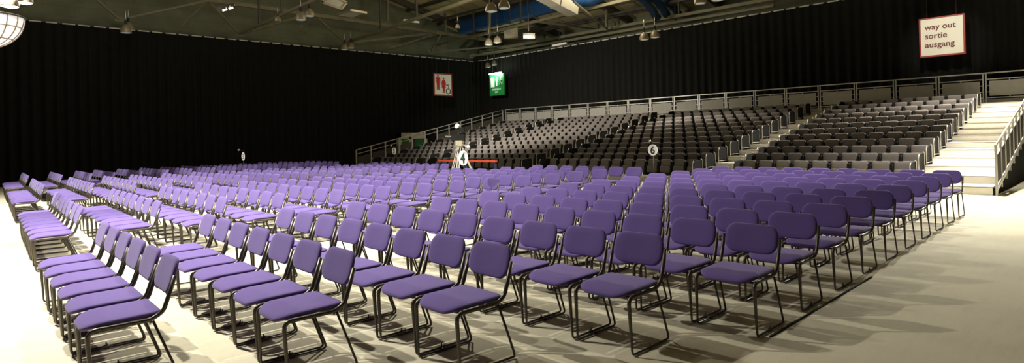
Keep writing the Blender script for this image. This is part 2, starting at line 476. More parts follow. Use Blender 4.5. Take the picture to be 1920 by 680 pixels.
# ------------------------------------------------------------------ tiered stand
SX, TD, RS, NT = 17.55, .892, .19, 13
YR, YS, YL = 2.22, 3.94, 31.05
st = thing('tiered_stand', 'long tiered seating stand with pale stair aisles rising to the back rail', 'stand', (SX, YR, 0))
XB = SX+TD*NT-.05
def tier_x(i): return SX+TD*i
AIS = [(YR+.06, YS), (8.62, 10.0), (16.85, 17.9), (24.6, 25.6), (29.85, 31.0)]   # stair aisles
def rel(p): return (p[0]-SX, p[1]-YR, p[2])
dk = MB()
for i in range(NT):
    xa, xb = tier_x(i), (tier_x(i+1) if i < NT-1 else XB+.35)
    segs = []; y = YS
    for a, b in AIS[1:]: segs.append((y, a)); y = b
    segs.append((y, YL+.03)) if YL-y > .04 else None
    for a, b in segs: dk.box(rel((xa, a, 0)), rel((xb, b, RS*(i+1)-.19*0)))
link('deck', dk.mesh('deck', DECK), st)
for k, (a, b) in enumerate(AIS):
    sm = MB(); nms = []
    for i in range(NT):
        xa, xb = tier_x(i), (tier_x(i+1) if i < NT-1 else XB+.35)
        sm.box(rel((xa, a, 0)), rel((xb, b, RS*(i+1))))
        nms.append(MB().box(rel((xa-.012, a, RS*(i+1)-.022)), rel((xa+.03, b, RS*(i+1)+.004))))
    f = link('aisle_stair', sm.mesh('aisle_stair', TREAD), st)
    for n_ in nms: link('step_nosing', n_.mesh('step_nosing', NOSE), f)
sk = MB().prism([(SX, 0), (XB+.35, 0), (XB+.35, RS*NT)] + [(tier_x(i), RS*(i+1)-.02) for i in range(NT-1, -1, -1)], lambda a, b, t: rel((a, t, b)), YR+.01, YR+.05)
link('side_skirt', sk.mesh('side_skirt', DRAPE), st)
sk = MB().prism([(SX, 0), (XB+.35, 0), (XB+.35, RS*NT)] + [(tier_x(i), RS*(i+1)-.02) for i in range(NT-1, -1, -1)], lambda a, b, t: rel((a, t, b)), YL+.0, YL+.04)
link('side_skirt', sk.mesh('side_skirt', DRAPE), st)

# tip-up stand seats: local frame sitter faces -x, origin on deck under the backrest top
def gseat():
    p = {}
    def fnb(a, b, t): return (-.06+.16*(b+.16)*1.0-t-.02, a*(1-.06*abs(b)/.2 if b > 0 else 1), .335+b)
    p['backrest'] = pillow(rrect(.222, .2, (.03, .06, .06, .03), 4), .07, fnb).mesh('backrest', GREYF, True)
    def fnp(a, b, t): return (-.14+.10*b-t, a, .20+b)
    p['seat_pan'] = pillow(rrect(.205, .125, .05, 4), .07, fnp).mesh('seat_pan', GREYF, True)
    m = MB()
    m.box((-.15, -.255, 0), (.03, -.225, .47)); m.box((-.15, .225, 0), (.03, .255, .47))
    m.box((-.12, -.25, .08), (-.08, .25, .11)); m.box((.010, -.258, .16), (.026, .258, .50))
    p['frame'] = m.mesh('frame', DARKP)
    return p
GS = gseat()
def end_panel(s):
    m = MB(); pl = fillet([(-.62, .10), (.012, .10), (.085, .535), (-.55, .51), (-.62, .10)], [0, .04, .12, .16, 0], 5)[:-1]
    m.prism([(p.x, p.y) for p in [Vector((a[0], a[1], 0)) for a in pl]], lambda a, b, t: (a, t, b), s*.245, s*.262)
    return m.mesh('end_panel', DARKP)
def arm(s):
    m = MB(); y = s*.275
    m.tube(fillet([(.012, y, 0), (.012, y, .53), (-.10, y, .57)], [0, .04, 0], 3), .012, 6)
    m.tube(fillet([(-.64, y, -.0), (-.64, y, .42), (-.56, y, .52)], [0, .04, 0], 3), .012, 6)
    m.tube([(-.64, y, .07), (.012, y, .07)], .012, 6)
    return m.mesh('armrest', GALV, True)
EP = {s: end_panel(s) for s in (-1, 1)}; AR = {s: arm(s) for s in (-1, 1)}
blocks = [(YS+.02, AIS[1][0], 9, 'rightmost stand block'), (AIS[1][1], AIS[2][0], 13, 'second stand block from right'),
          (AIS[2][1], AIS[3][0], 13, 'third stand block from right'), (AIS[3][1], AIS[4][0], 8, 'leftmost stand block')]
gs = []
for a, b, n, nm in blocks:
    w = (b-a)/n
    for r in range(12):
        for i in range(n):
            gs.append((SX+TD*(r+1)-.045, a+w*(i+.5), RS*(r+1)+.003, r+1, i+1, n, nm))
def gkey(g):
    return math.hypot(g[0], g[1]) + (6 if g[3] == 1 and g[1] > 10 else 0)
gs.sort(key=gkey)
gm = {'backrest': MB(), 'seat_pan': MB(), 'frame': MB(), 'arm': MB()}
for num, (x, y, z, r, i, n, nm) in enumerate(gs):
    ends = ([-1] if i == 1 else []) + ([1] if i == n else [])
    if num < 300:
        lab = f'grey folding seat, {ORD[i]} from right end of tier {r}, {nm}'
        t = thing('stand_seat', lab, 'seat', (x, y, z), 0, 'grey tip-up seats on the stand')
        for k, me in GS.items(): link(k, me, t)
        for s in ends: link('end_panel', EP[s], t); link('armrest', AR[s], t)
    else:
        Mx = Matrix.Translation((x, y, z))
        for k, me in list(GS.items()):
            gm[k].add([Mx @ v.co for v in me.vertices], [list(p.vertices) for p in me.polygons])
        for s in ends:
            for k, me in (('frame', EP[s]), ('arm', AR[s])):
                gm[k].add([Mx @ v.co for v in me.vertices], [list(p.vertices) for p in me.polygons])
vs, fs, mi = [], [], []
for k, nm in enumerate(gm):
    o = len(vs); vs += gm[nm].v; fs += [[j+o for j in f] for f in gm[nm].f]; mi += [{'frame': 1, 'arm': 2}.get(nm, 0)]*len(gm[nm].f)
me = mesh_from('distant_stand_seats', vs, fs, [GREYF, DARKP, GALV], True, .6)
me.polygons.foreach_set('material_index', mi)
fo = link('distant_stand_seats', me); fo['kind'] = 'stuff'; fo['category'] = 'seats'
fo['label'] = 'massed grey tip-up seats on the far half of the tiered stand'

# back guard rail, 18 modules
RX, RZ0, RZ1 = XB+.18, RS*NT+.004, 3.66
for k in range(-1, 18):
    y0 = 4.0+1.503*k; y1 = y0+1.503-.09
    place = f'{ORD[k+2]} from the right' if k < 15 else f'{ORD[18-k]} from the left end'
    t = thing('guard_rail', f'steel guard rail module with grey board, {place} behind the top tier', 'railing', (RX, y0, 0), 0, 'guard rail modules behind the top tier')
    fm = MB(); W = y1-y0
    for yy in (0, W): fm.box((-.022, yy-.022, RZ0), (.022, yy+.022, RZ1))
    fm.box((-.025, -.045, RZ1-.03), (.025, W+.045, RZ1+.015))
    fm.box((-.018, 0, RZ1-.27), (.018, W, RZ1-.235)); fm.box((-.018, 0, RZ0+.20), (.018, W, RZ0+.235))
    for yy in (W*.5,): fm.box((-.012, yy-.015, RZ1-.33), (.012, yy+.015, RZ1-.25)); fm.box((-.012, yy-.015, RZ0+.22), (.012, yy+.015, RZ0+.30))
    for zz in (RZ0+.45, RZ1-.50):
        fm.box((-.012, 0, zz-.012), (.012, .12, zz+.012)); fm.box((-.012, W-.12, zz-.012), (.012, W, zz+.012))
    link('frame', fm.mesh('frame', GALV), t)
    link('infill_board', MB().box((-.01, .10, RZ0+.29), (.01, W-.10, RZ1-.32)).mesh('infill_board', PANELG), t)
fb = MB().box((RX+.075-SX, -.3, RS*NT-.1), (RX+.11-SX, YL-YR, RS*NT+.17))
link('back_fascia', fb.mesh('back_fascia', PANELG), st)

# sloping rails at both ends of the stand
def slope_rail(y, label, gap, npost, board, drop):
    t = thing('stair_railing', label, 'railing', (SX, y, 0))
    L = XB+.1-SX; sl = RS/TD
    zt = lambda x: 1.16 + x*sl; zb = lambda x: .16+x*sl
    link('handrail', MB().tube([(-.06, 0, zt(-.06)), (L, 0, zt(L))], .026, 8).mesh('handrail', GALV, True), t)
    link('lower_rail', MB().bar((0, 0, zb(0)), (L, 0, zb(L)), .04, .09).mesh('lower_rail', GALV), t)
    link('middle_rail', MB().bar((0, 0, zt(0)-.24), (L, 0, zt(L)-.24), .03, .03).mesh('middle_rail', GALV), t)
    for k in range(npost):
        x = -.03 + L*k/(npost-1) if k else -.03
        w = .036
        link('post', MB().box((x-w, -w*.6, max(0, x*sl) if k else 0), (x+w, w*.6, zt(x))).mesh('post', GALV), t)
    for k in range(npost-1):
        if k in gap: continue
        xa, xb = L*k/(npost-1)+.07, L*(k+1)/(npost-1)-.09
        link('infill_board', MB().prism([(xa, zb(xa)+.09), (xb, zb(xb)+.09), (xb, zt(xb)-drop), (xa, zt(xa)-drop)], lambda a, b, s: (a, s, b), -.008, .008).mesh('infill_board', board), t)
    return t
slope_rail(YR-.02, 'sloping steel stair railing with dark boards beside the open white stairs', (), 17, PANELD, .30)
slope_rail(YL+.1, 'sloping steel railing with boards at the curtain end of the stand', (4, 5), 13, PANELD, .42)

# ------------------------------------------------------------------ hanging signs
def sign(name, label, cat, c, w, h, axis, frame_m, face_m, depth=.14, border=.06):
    """axis 'x': faces -x, reading direction -y.  axis 'y': faces -y, reading +x"""
    t = thing(name, label, cat, c, (PI/2*-1 if axis == 'x' else 0))
    # local: reading +x, facing -y
    b = MB().box((-w/2, 0, -h/2), (w/2, depth, h/2)); link('case', b.mesh('case', frame_m), t)
    link('face', MB().box((-w/2+border, -.008, -h/2+border), (w/2-border, .01, h/2-border)).mesh('face', face_m), t)
    for sx in (-1, 1): link('hanger', MB().tube([(sx*w*.32, depth/2, h/2), (sx*w*.32, depth/2, roof_z(c[0])-c[2]-.1)], .006, 5).mesh('hanger', STEELD), t)
    return t
def put_text(t, s, size, m, x, z, bold=0, align='LEFT', space=1, y=-.012):
    o = link('lettering', text_mesh('lettering', s, size, m, .003, bold, align, space), t)
    o.location = (x, y, z); o.rotation_euler = (PI/2, 0, 0); return o
c0 = at_x(1721, 36, 29.0); c1 = at_x(1808, 25, 29.0); c2 = at_x(1726, 108, 29.0); c3 = at_x(1811, 101, 29.0)
cc = (c0+c1+c2+c3)/4; sw = (c0.y+c2.y-c1.y-c3.y)/2; sh = (c0.z+c1.z-c2.z-c3.z)/2
WAYOUT = cc
w = sign('direction_sign', 'white hanging sign with red frame reading way out sortie ausgang', 'sign', cc, sw, sh, 'x', SIGNRED, WHITE)
for k, tx in enumerate(('way out', 'sortie', 'ausgang')): put_text(w, tx, sh*.2, SIGNBROWN, -sw*.37, sh*(.19-.225*k), .006)
YSG = 32.0
c0 = at_y(813.5, 135.5, YSG); c1 = at_y(848, 139, YSG); c2 = at_y(812.5, 179, YSG); c3 = at_y(848, 180.5, YSG)
cc = (c0+c1+c2+c3)/4; sw = (c1.x+c3.x-c0.x-c2.x)/2; sh = (c0.z+c1.z-c2.z-c3.z)/2
w = sign('toilet_sign', 'white hanging sign with red man, woman and wheelchair pictograms', 'sign', cc, sw, sh, 'y', SIGNRED, SIGNMINT, depth=.05, border=.09)
def flat(t, name, poly, m, y=-.012):
    mb = MB().prism(poly, lambda a, b, s: (a, s, b), y-.006, y); link(name, mb.mesh(name, m), t)
def circ(cx, cz, r, n=18): return [(cx+r*math.cos(2*PI*k/n), cz+r*math.sin(2*PI*k/n)) for k in range(n)]
def pict(t, name, polys, m):
    mb = MB()
    for p in polys: mb.prism(p, lambda a, b, s: (a, s, b), -.018, -.010)
    link(name, mb.mesh(name, m), t)
u = sh
mx, mz = -.27*sw, .06*u
pict(w, 'man_pictogram', [circ(mx, mz+.315*u, .045*u), [(mx-.10*u, mz+.25*u), (mx+.10*u, mz+.25*u), (mx+.12*u, mz+.2*u), (mx+.12*u, mz+.0*u), (mx+.085*u, mz+.0*u), (mx+.085*u, mz+.17*u), (mx+.07*u, mz+.17*u), (mx+.07*u, mz-.30*u), (mx+.01*u, mz-.30*u), (mx+.0*u, mz-.02*u), (mx-.01*u, mz-.30*u), (mx-.07*u, mz-.30*u), (mx-.07*u, mz+.17*u), (mx-.085*u, mz+.17*u), (mx-.085*u, mz+.0*u), (mx-.12*u, mz+.0*u), (mx-.12*u, mz+.2*u)]], PICRED)
mx, mz = .03*sw, -.04*u
pict(w, 'woman_pictogram', [circ(mx, mz+.30*u, .045*u), [(mx-.07*u, mz+.24*u), (mx+.07*u, mz+.24*u), (mx+.16*u, mz+.0*u), (mx+.125*u, mz-.01*u), (mx+.07*u, mz+.13*u), (mx+.11*u, mz-.1*u), (mx+.06*u, mz-.1*u), (mx+.06*u, mz-.33*u), (mx+.01*u, mz-.33*u), (mx, mz-.1*u), (mx-.01*u, mz-.33*u), (mx-.06*u, mz-.33*u), (mx-.06*u, mz-.1*u), (mx-.11*u, mz-.1*u), (mx-.07*u, mz+.13*u), (mx-.125*u, mz-.01*u), (mx-.16*u, mz+.0*u)]], PICRED)
wm = MB(); wx, wz, wr_ = .27*sw, -.285*u, .115*u
wm.tube([(wx+wr_*math.cos(a*PI/12+PI*.62), -.014, wz+wr_*math.sin(a*PI/12+PI*.62)) for a in range(0, 21)], .022*u, 6)
for pa, pb in (((wx-.01*u, wz+.22*u), (wx+.0*u, wz+.06*u)), ((wx, wz+.06*u), (wx+.10*u, wz+.05*u)), ((wx+.10*u, wz+.05*u), (wx+.14*u, wz-.09*u)), ((wx-.005*u, wz+.14*u), (wx+.08*u, wz+.13*u))):
    wm.bar((pa[0], -.014, pa[1]), (pb[0], -.014, pb[1]), .042*u, .01)
wh = link('wheelchair_pictogram', wm.mesh('wheelchair_pictogram', BLACK), w)
pict(w, 'wheelchair_user_head', [circ(wx-.012*u, wz+.265*u, .04*u)], PICRED)

c0 = at_x(917, 141.5, 29.0); c1 = at_x(943.5, 136, 29.0); c2 = at_x(919, 180.5, 29.0); c3 = at_x(945.5, 177.5, 29.0)
cc = (c0+c1+c2+c3)/4; sw = (c0.y+c2.y-c1.y-c3.y)/2; sh = (c0.z+c1.z-c2.z-c3.z)/2
EXITC = cc; EXH = sh
w = sign('exit_sign', 'green hanging emergency exit sign lit from above', 'sign', cc, sw, sh, 'x', GREEN, GREEN, border=.02)
u = sh
pict(w, 'doorway_pictogram', [[(-.40*sw, -.10*u), (-.14*sw, -.10*u), (-.14*sw, .36*u), (-.40*sw, .36*u)]], GREENW)
pict(w, 'arrow_pictogram', [[(-.02*sw, -.06*u), (.06*sw, -.06*u), (.06*sw, .2*u), (.12*sw, .2*u), (.02*sw, .36*u), (-.08*sw, .2*u), (-.02*sw, .2*u)]], GREENW)
rm = MB(); rx, rz = .31*sw, .14*u
rm.prism(circ(rx, rz+.17*u, .035*u), lambda a, b, s: (a, s, b), -.018, -.010)
for pa, pb in (((0, .12), (-.02, -.01)), ((-.02, -.01), (.06, -.08)), ((.06, -.08), (.05, -.16)), ((-.02, -.01), (-.06, -.1)), ((-.06, -.1), (-.12, -.17)), ((0, .1), (.08, .05)), ((0, .1), (-.07, .04))):
    rm.bar((rx+pa[0]*u, -.014, rz+pa[1]*u), (rx+pb[0]*u, -.014, rz+pb[1]*u), .055*u, .01)
link('running_figure_pictogram', rm.mesh('running_figure_pictogram', GREENW), w)
put_text(w, 'EMERGENCY', sh*.105, GREENW, 0, -.25*u, .004, 'CENTER'); put_text(w, 'EXIT', sh*.105, GREENW, 0, -.37*u, .004, 'CENTER')
EXL = MB().tube([(-.42*sw, -.10, .5*u+.04), (.42*sw, -.10, .5*u+.04)], .05, 10)
link('sign_lamp', EXL.mesh('sign_lamp', mat('exit_lamp_tube', (1, 1, 1, 1), .3, emit=(.8, 1, .85, 1), estr=14)), w)

# ------------------------------------------------------------------ numbered block signs on stands
def number_sign(n, u_, v_, t_, label, dm, glow=False):
    p = at_d(u_, v_, t_)
    t = thing('number_sign', label, 'sign', (p.x, p.y, 0), -PI/2, 'numbered disc signs standing in the aisles')
    r = .148; h = p.z
    link('pole', MB().tube([(0, .012, 0), (0, .012, h-.1)], .011, 8).mesh('pole', BLACK, True), t)
    link('base', MB().lathe([(.11, 0), (.11, .012), (.04, .03), (.012, .05)], 20, (0, .012, 0)).mesh('base', BLACK, True, .6), t)
    d = link('disc', MB().lathe([(r, -.006), (r, .006)], 32, (0, 0, h), (0, -1, 0)).mesh('disc', DISC), t)
    o = link('digit', text_mesh('digit', str(n), .29, dm, .004, .004, 'CENTER'), d); o.location = (0, -.012, h-.10); o.rotation_euler = (PI/2, 0, 0)
    am = MB().tube([(0, .02, h+r-.01), (0, .02, h+r+.05), (.02, -.14, h+r+.09)], .006, 6)
    a = link('lamp_arm', am.mesh('lamp_arm', BLACK), t)
    link('lamp_head', MB().lathe([(.012, 0), (.03, .05), (.03, .07)], 10, (.02, -.12, h+r+.11), (.15, -1, -.35)).mesh('lamp_head', SILVER, True, .6), a)
number_sign(6, 1224, 281, 15.9, 'white disc sign numbered 6 on a thin pole before the stand', BLACK)
number_sign(4, 868.5, 296, 11.85, 'large white disc sign numbered 4 on a thin black pole among purple chairs', DGREEN)
number_sign(5, 739, 283, 26.0, 'small white disc sign numbered 5 before the sloping stand railing', BLACK)
number_sign(3, 456, 293, 22.0, 'small white disc sign standing before the black curtain, lamp above it', BLACK)

# ------------------------------------------------------------------ television camera on tripod, barrier
tp = at_d(862, 262, 19.2); tp.z = 0
cz = at_d(862, 262, 19.2).z
t = thing('television_camera', 'dark television camera with white viewfinder and pan handle on silver tripod', 'camera', tp, -.9)
b = MB().box((-.26, -.09, cz-.02), (.16, .10, cz+.18)); link('body', b.mesh('body', PLASTIC), t)
link('lens', MB().lathe([(.065, 0), (.07, .10), (.08, .18), (.085, .20)], 16, (-.26, 0, cz+.08), (-1, 0, 0)).mesh('lens', BLACK, True, .6), t)
link('viewfinder', MB().box((-.12, -.10, cz+.24), (.16, .10, cz+.40)).mesh('viewfinder', PLASTIC), t)
link('viewfinder_hood', MB().lathe([(.07, 0), (.075, .08), (.085, .10)], 14, (-.02, 0, cz+.42), (-.4, -.8, .3)).mesh('viewfinder_hood', WHITE, True, .6), t)
link('tripod_head', MB().box((-.12, -.10, cz-.20), (.10, .10, cz-.02)).mesh('tripod_head', mat('beige_head', (.5, .45, .3, 1), .5)), t)
hd = link('pan_handle', MB().tube([(.05, -.06, cz-.14), (.34, -.42, cz-.22)], .016, 8).mesh('pan_handle', SILVER, True), t)
link('handle_grip', MB().lathe([(.02, 0), (.05, .03), (.05, .10), (.02, .13)], 12, (.33, -.41, cz-.22), (.6, -.75, -.15)).mesh('handle_grip', WHITE, True), hd)
for k in range(3):
    a = k*2*PI/3+.5
    e = Vector((.60*math.cos(a), .60*math.sin(a), 0)); s = Vector((.07*math.cos(a), .07*math.sin(a), cz-.22))
    lg = MB(); n = Vector((-math.sin(a), math.cos(a), 0))*.035
    mid = s.lerp(e, .55)
    lg.tube([s+n, mid+n], .016, 6); lg.tube([s-n, mid-n], .016, 6); lg.tube([mid-Vector((0, 0, -.1)), e], .016, 6)
    lg.bar(mid+n*1.4, mid-n*1.4, .04)
    link('leg', lg.mesh('leg', SILVER, True, .6), t)
bl, brr = at_x(824, 303, 13.35), at_x(929, 302, 13.35)
t = thing('barrier', 'low barrier of red rails on dark blue posts behind the television camera', 'barrier', (13.35, brr.y, 0))
LB = bl.y-brr.y; zb = .80
for k in range(3):
    link('post', MB().box((-.03, LB*k/2-.03, 0), (.03, LB*k/2+.03, zb-.02)).mesh('post', BLUEPOST), t)
for k in range(2):
    link('rail', MB().box((-.04, LB*k/2+(.0 if k else -.05), zb+.02), (.04, LB*(k+1)/2+(.05 if k else -.02), zb+.085)).mesh('rail', REDRAIL), t)

# exit doors beside the stand
e0 = at_y(747, 249, 34.2); e1 = at_y(801, 251, 34.2)
t = thing('exit_doorway', 'pale exit portal with two green doors beyond the sloping railing', 'doorway', (e0.x, 34.2, 0))
wD = e1.x-e0.x; hD = e0.z
fr = MB(); 
fr.box((0, 0, hD-.42), (wD, .25, hD)); fr.box((0, 0, 0), (.22, .25, hD)); fr.box((wD-.12, 0, 0), (wD, .25, hD)); fr.box((wD*.36, -.0, 0), (wD*.50, .25, hD-.3))
link('frame', fr.mesh('frame', CREAM), t)
link('door', MB().box((.22, .05, 0), (wD*.36, .12, hD-.42)).mesh('door', GDOOR), t)
link('door', MB().box((wD*.58, .05, 0), (wD-.12, .12, hD-.42)).mesh('door', GDOOR), t)
link('dark_panel', MB().box((wD*.50, .10, 0), (wD*.58, .14, hD-.42)).mesh('dark_panel', PANELD), t)

# ------------------------------------------------------------------ roof trusses
YW = 34.3
def node(u, v, y=YW): return at_y(u, v, y)
wt = thing('roof_truss', 'olive steel truss running along the end wall above the curtain', 'truss', (0, 0, 0))
lowpx = [(35, 13), (225, 37), (449, 64), (648, 81), (808, 97), (884, 106)]
topc0, topc1 = at_y(300, -16, 33.3), at_y(1000, 84, 33.3)
uppx = [(140, -36), (390, 1), (588, 26), (828, 61), (980, 84)]
low = [node(*p) for p in lowpx]; upp = [node(p[0], p[1], 33.3) for p in uppx]
link('top_chord', MB().bar(upp[0], upp[-1], .16, .20).mesh('top_chord', STEEL), wt)
for p_ in low[1:]: link('gusset_plate', MB().box(p_-Vector((.22, .02, .10)), p_+Vector((.22, .03, .14))).mesh('gusset_plate', STEEL), wt)
for a, b in ((0, 0), (1, 0), (1, 1), (2, 1), (2, 2), (3, 2), (3, 3), (4, 3), (4, 4), (5, 4)):
    link('strut', MB().bar(low[a], upp[b], .075, .09).mesh('strut', STEEL), wt)
extra = [((340, 50, YW), (390, 1, 33.3)), ((558, 67, YW), (588, 26, 33.3)), ((732, 90, YW), (828, 61, 33.3))]
for a, b in extra: link('strut', MB().bar(at_y(*a), at_y(*b), .06, .07).mesh('strut', STEEL), wt)
# trusses running towards the camera
def long_truss(label, a, u2, v2, tops, w=.16, second=None):
    p = at_y(a[0], a[1], YW); q = at_x(u2, v2, p.x)
    t = thing('roof_truss', label, 'truss', p)
    d = (q-p); q2 = p + d*1.25
    link('bottom_chord', MB().bar((0, 0, 0), q2-p, w, w*1.2).mesh('bottom_chord', STEEL), t)
    n = 4; up = []
    for k in range(n+1):
        b = (q2-p)*(k/n); tz = max(roof_z(p.x)-.5, p.z+b.z+.8)
        up.append((b, Vector((0, b.y, tz-p.z))))
    link('top_chord', MB().bar(up[0][1], up[-1][1], .12, .14).mesh('top_chord', STEELD), t)
    for k in range(n+1):
        if k: link('post', MB().bar(up[k][0], up[k][1], .09, .09).mesh('post', STEELD), t)
    return p, q2
T = []
T.append(long_truss('olive roof truss rising from the curtain near the two tilted lamps', (449, 64), 588, 0, 0, .10))
T.append(long_truss('olive roof truss carrying the lamp pair over the curtain middle', (656, 78), 878, 1, 0, .13))
T.append(long_truss('olive roof truss passing below the blue duct', (813, 86), 1105, 16, 0, .13))
T.append(long_truss('olive roof truss next above the stand curtain', (900, 97), 1308, 23, 0, .14))
T.append(long_truss('olive roof truss just over the stand curtain top', (905, 103), 1300, 36, 0, .12))
# cross braces between the trusses
xb = [((661, 79, YW), (826, 60, 33.3)), ((450, 64, YW), (570, 29, 31.5)), ((809, 98, YW), (975, 83, 31.5)), ((884, 106, YW), (985, 86, 30.0)), ((880, 104, YW), (1010, 84, 30.5)), ((1000, 40, 24), (1135, 57, 24)), ((1075, 2, 18.5), (1140, 56, 22))]
bt = thing('roof_bracing', 'slim olive diagonal braces spanning between the roof trusses', 'bracing', (0, 0, 0))
for a, b in xb: link('brace', MB().bar(at_y(*a), at_y(*b), .08, .09).mesh('brace', STEEL), bt)
for (ua, va, ub, vb, y) in ((726, 0, 727, 40, 33.2), (834, 0, 835, 60, 33.2), (918, 5, 917, 70, 27), (1063, 0, 1063, 28, 21), (1137, 2, 1137, 57, 22)):
    link('drop_post', MB().bar(at_y(ua, va-10, y), at_y(ub, vb, y), .13, .13).mesh('drop_post', STEEL), bt)

# ducts and boxes in the roof
p = at_y(866, 55, 32.5); q = at_x(1120, -8, p.x)
t = thing('ventilation_duct', 'long straight blue ventilation duct under the roof boards', 'duct', p)
link('pipe', MB().tube([(0, 0, .15), (q-p)+Vector((0, 0, .15))], .50, 18).mesh('pipe', DUCT, True, .6), t)
for k in range(1, 5):
    c = (q-p)*(k/5)+Vector((0, 0, .15)); ax = (q-p).normalized()
    link('joint_ring', MB().tube([c-ax*.04, c+ax*.04], .525, 18).mesh('joint_ring', DUCT, True, .6), t)
p = at_y(1108, 2, 20.0)
t = thing('ventilation_duct', 'short blue duct end beside the pale boxed duct', 'duct', p)
link('pipe', MB().tube([(-.2, 1.2, .15), (0, 0, .15), (.1, -1.6, .5)], .42, 16).mesh('pipe', DUCT, True, .6), t)
for k, (ua, va, ub, vb) in enumerate(((1205, 0, 1232, 34), (1228, 2, 1250, 28), (1253, 8, 1272, 26))):
    a = at_y(ua, va-3, 18.2); b = at_y(ub, vb, 18.2)
    t = thing('flexible_duct', f'dark blue flexible duct curving down, {["first","middle","last"][k]} of the three from the left', 'duct', b, 0, 'blue flexible ducts above the stand curtain')
    d = a-b
    path = [Vector((0, 0, 0)), d*.5+Vector((0, 0, .12)), d+Vector((-.15, 0, .02)), d+Vector((-.6, 0, .08))]
    path = fillet(path, .5, 5); n = len(path)
    link('hose', MB().tube(path, [.2+.012*(i % 2) for i in range(n)], 14).mesh('hose', mat('dark_blue_hose', (.006, .03, .075, 1), .6), True), t)
    link('collar', MB().lathe([(.22, -.05), (.22, .05)], 14, (0, 0, 0), tuple(d.normalized())).mesh('collar', BLACK), t)
a = at_y(1012, -14, 20.5); b = at_y(1075, 20, 20.5)
t = thing('boxed_duct', 'pale grey square boxed duct beside the blue ducting', 'duct', b)
link('casing', MB().bar((0, 0, 0), a-b, .7, .55).mesh('casing', DUCTG), t)
link('flange', MB().bar((a-b)*.5, (a-b)*.53, .78, .62).mesh('flange', DUCTG), t)
c = at_x(958, 62, 26.0)
t = thing('unit_heater', 'beige box heater with a slatted front hung under the roof', 'heater', c, -.75)
link('casing', MB().box((-.42, -.12, -.30), (.42, .35, .30)).mesh('casing', BOARD), t)
g = MB()
for k in range(7): g.box((-.34, -.14, -.21+k*.06), (.34, -.12, -.185+k*.06))
link('grille', g.mesh('grille', DUCTG), t)
link('hanger', MB().tube([(0, .1, .3), (0, .1, roof_z(c.x)-c.z-.15)], .015, 6).mesh('hanger', STEELD), t)
for k, (pts, lab) in enumerate(((((602, 4), (625, -8), (650, 5), (640, 17)), 'pale framed panel hanging tilted under the roof, upper of two'), (((632, 27), (658, 19), (687, 24), (665, 32)), 'pale square panel hanging flat under the roof, lower of two'))):
    ps = [at_y(u_, v_, 24+2*k) for u_, v_ in pts]
    if k == 1:
        zz = sum(p.z for p in ps)/4; ps = [at_z(u_, v_, zz) for u_, v_ in pts]
    ctr = sum(ps, Vector())/4
    t = thing('hanging_panel', lab, 'panel', ctr, 0, 'pale panels hanging under the roof')
    nrm = (ps[1]-ps[0]).cross(ps[2]-ps[0]).normalized()
    if nrm.z < 0: nrm = -nrm
    L = [p-ctr for p in ps]
    link('board', MB().add([p for p in L]+[p+nrm*.05 for p in L], [[0,1,2,3],[7,6,5,4],[0,4,5,1],[1,5,6,2],[2,6,7,3],[3,7,4,0]]).mesh('board', mat('pale_panel', (.33, .33, .27, 1), .6)), t)
    fr = MB()
    for i in range(4): fr.bar(L[i], L[(i+1) % 4], .07, .09)
    link('frame', fr.mesh('frame', BELL), t)
    link('hanger', MB().tube([nrm*.05, Vector((0, 0, roof_z(ctr.x)-ctr.z-.05))], .01, 5).mesh('hanger', STEELD), t)
for (ua, va, ub, vb, y, lab) in ((757, 44, 785, 36, 30, 'white tube light under the middle roof truss'), (1036, 86, 1062, 81, 24, 'white tube light close to the top of the stand curtain')):
    a, b = at_y(ua, va, y), at_y(ub, vb, y); a.z = b.z = (a.z+b.z)/2
    if ua == 1036: a, b = at_x(ua, va, 29), at_x(ub, vb, 29)
    t = thing('tube_light', lab, 'light', a)
    link('diffuser', MB().bar((0, 0, 0), b-a, .14, .12).mesh('diffuser', TUBEW), t)
    link('housing', MB().bar((0, 0, .10), (b-a)+Vector((0, 0, .10)), .10, .08).mesh('housing', STEELD), t)
    link('hanger', MB().tube([(b-a)*.5+Vector((0, 0, .14)), (b-a)*.5+Vector((0, 0, 1.0))], .012, 5).mesh('hanger', STEELD), t)

# bell lamps
prof = [(.03, .345), (.07, .335), (.08, .31), (.125, .275), (.175, .22), (.21, .15), (.232, .07), (.24, -.02), (.228, -.035)]
def bell(u_, v_, t_, label, scale=1.0, lit=None, group='bell-shaped lamps hung from the roof trusses', tilt=0, drop=.42):
    p = at_d(u_, v_, t_)
    t = thing('bell_lamp', label, 'lamp', p, 0, group); t.scale = (scale,)*3
    link('shade', MB().lathe(prof, 20).mesh('shade', BELL, True, .7), t)
    link('lens', MB().lathe([(.225, -.03), (.15, -.055), (.02, -.065)], 20).mesh('lens', lit or BELLG, True), t)
    link('gear_box', MB().lathe([(.035, .34), (.05, .36), (.05, .55), (.03, .57)], 10).mesh('gear_box', PLASTIC, True, .6), t)
    link('stem', MB().tube([(0, 0, .57), (0, 0, .57+drop)], .018, 6).mesh('stem', SILVER, True), t)
    link('wire', MB().tube([(0, 0, .5), (0, 0, (roof_z(p.x)-p.z-.03)/scale)], .005/scale, 4).mesh('wire', STEELD), t)
    return p
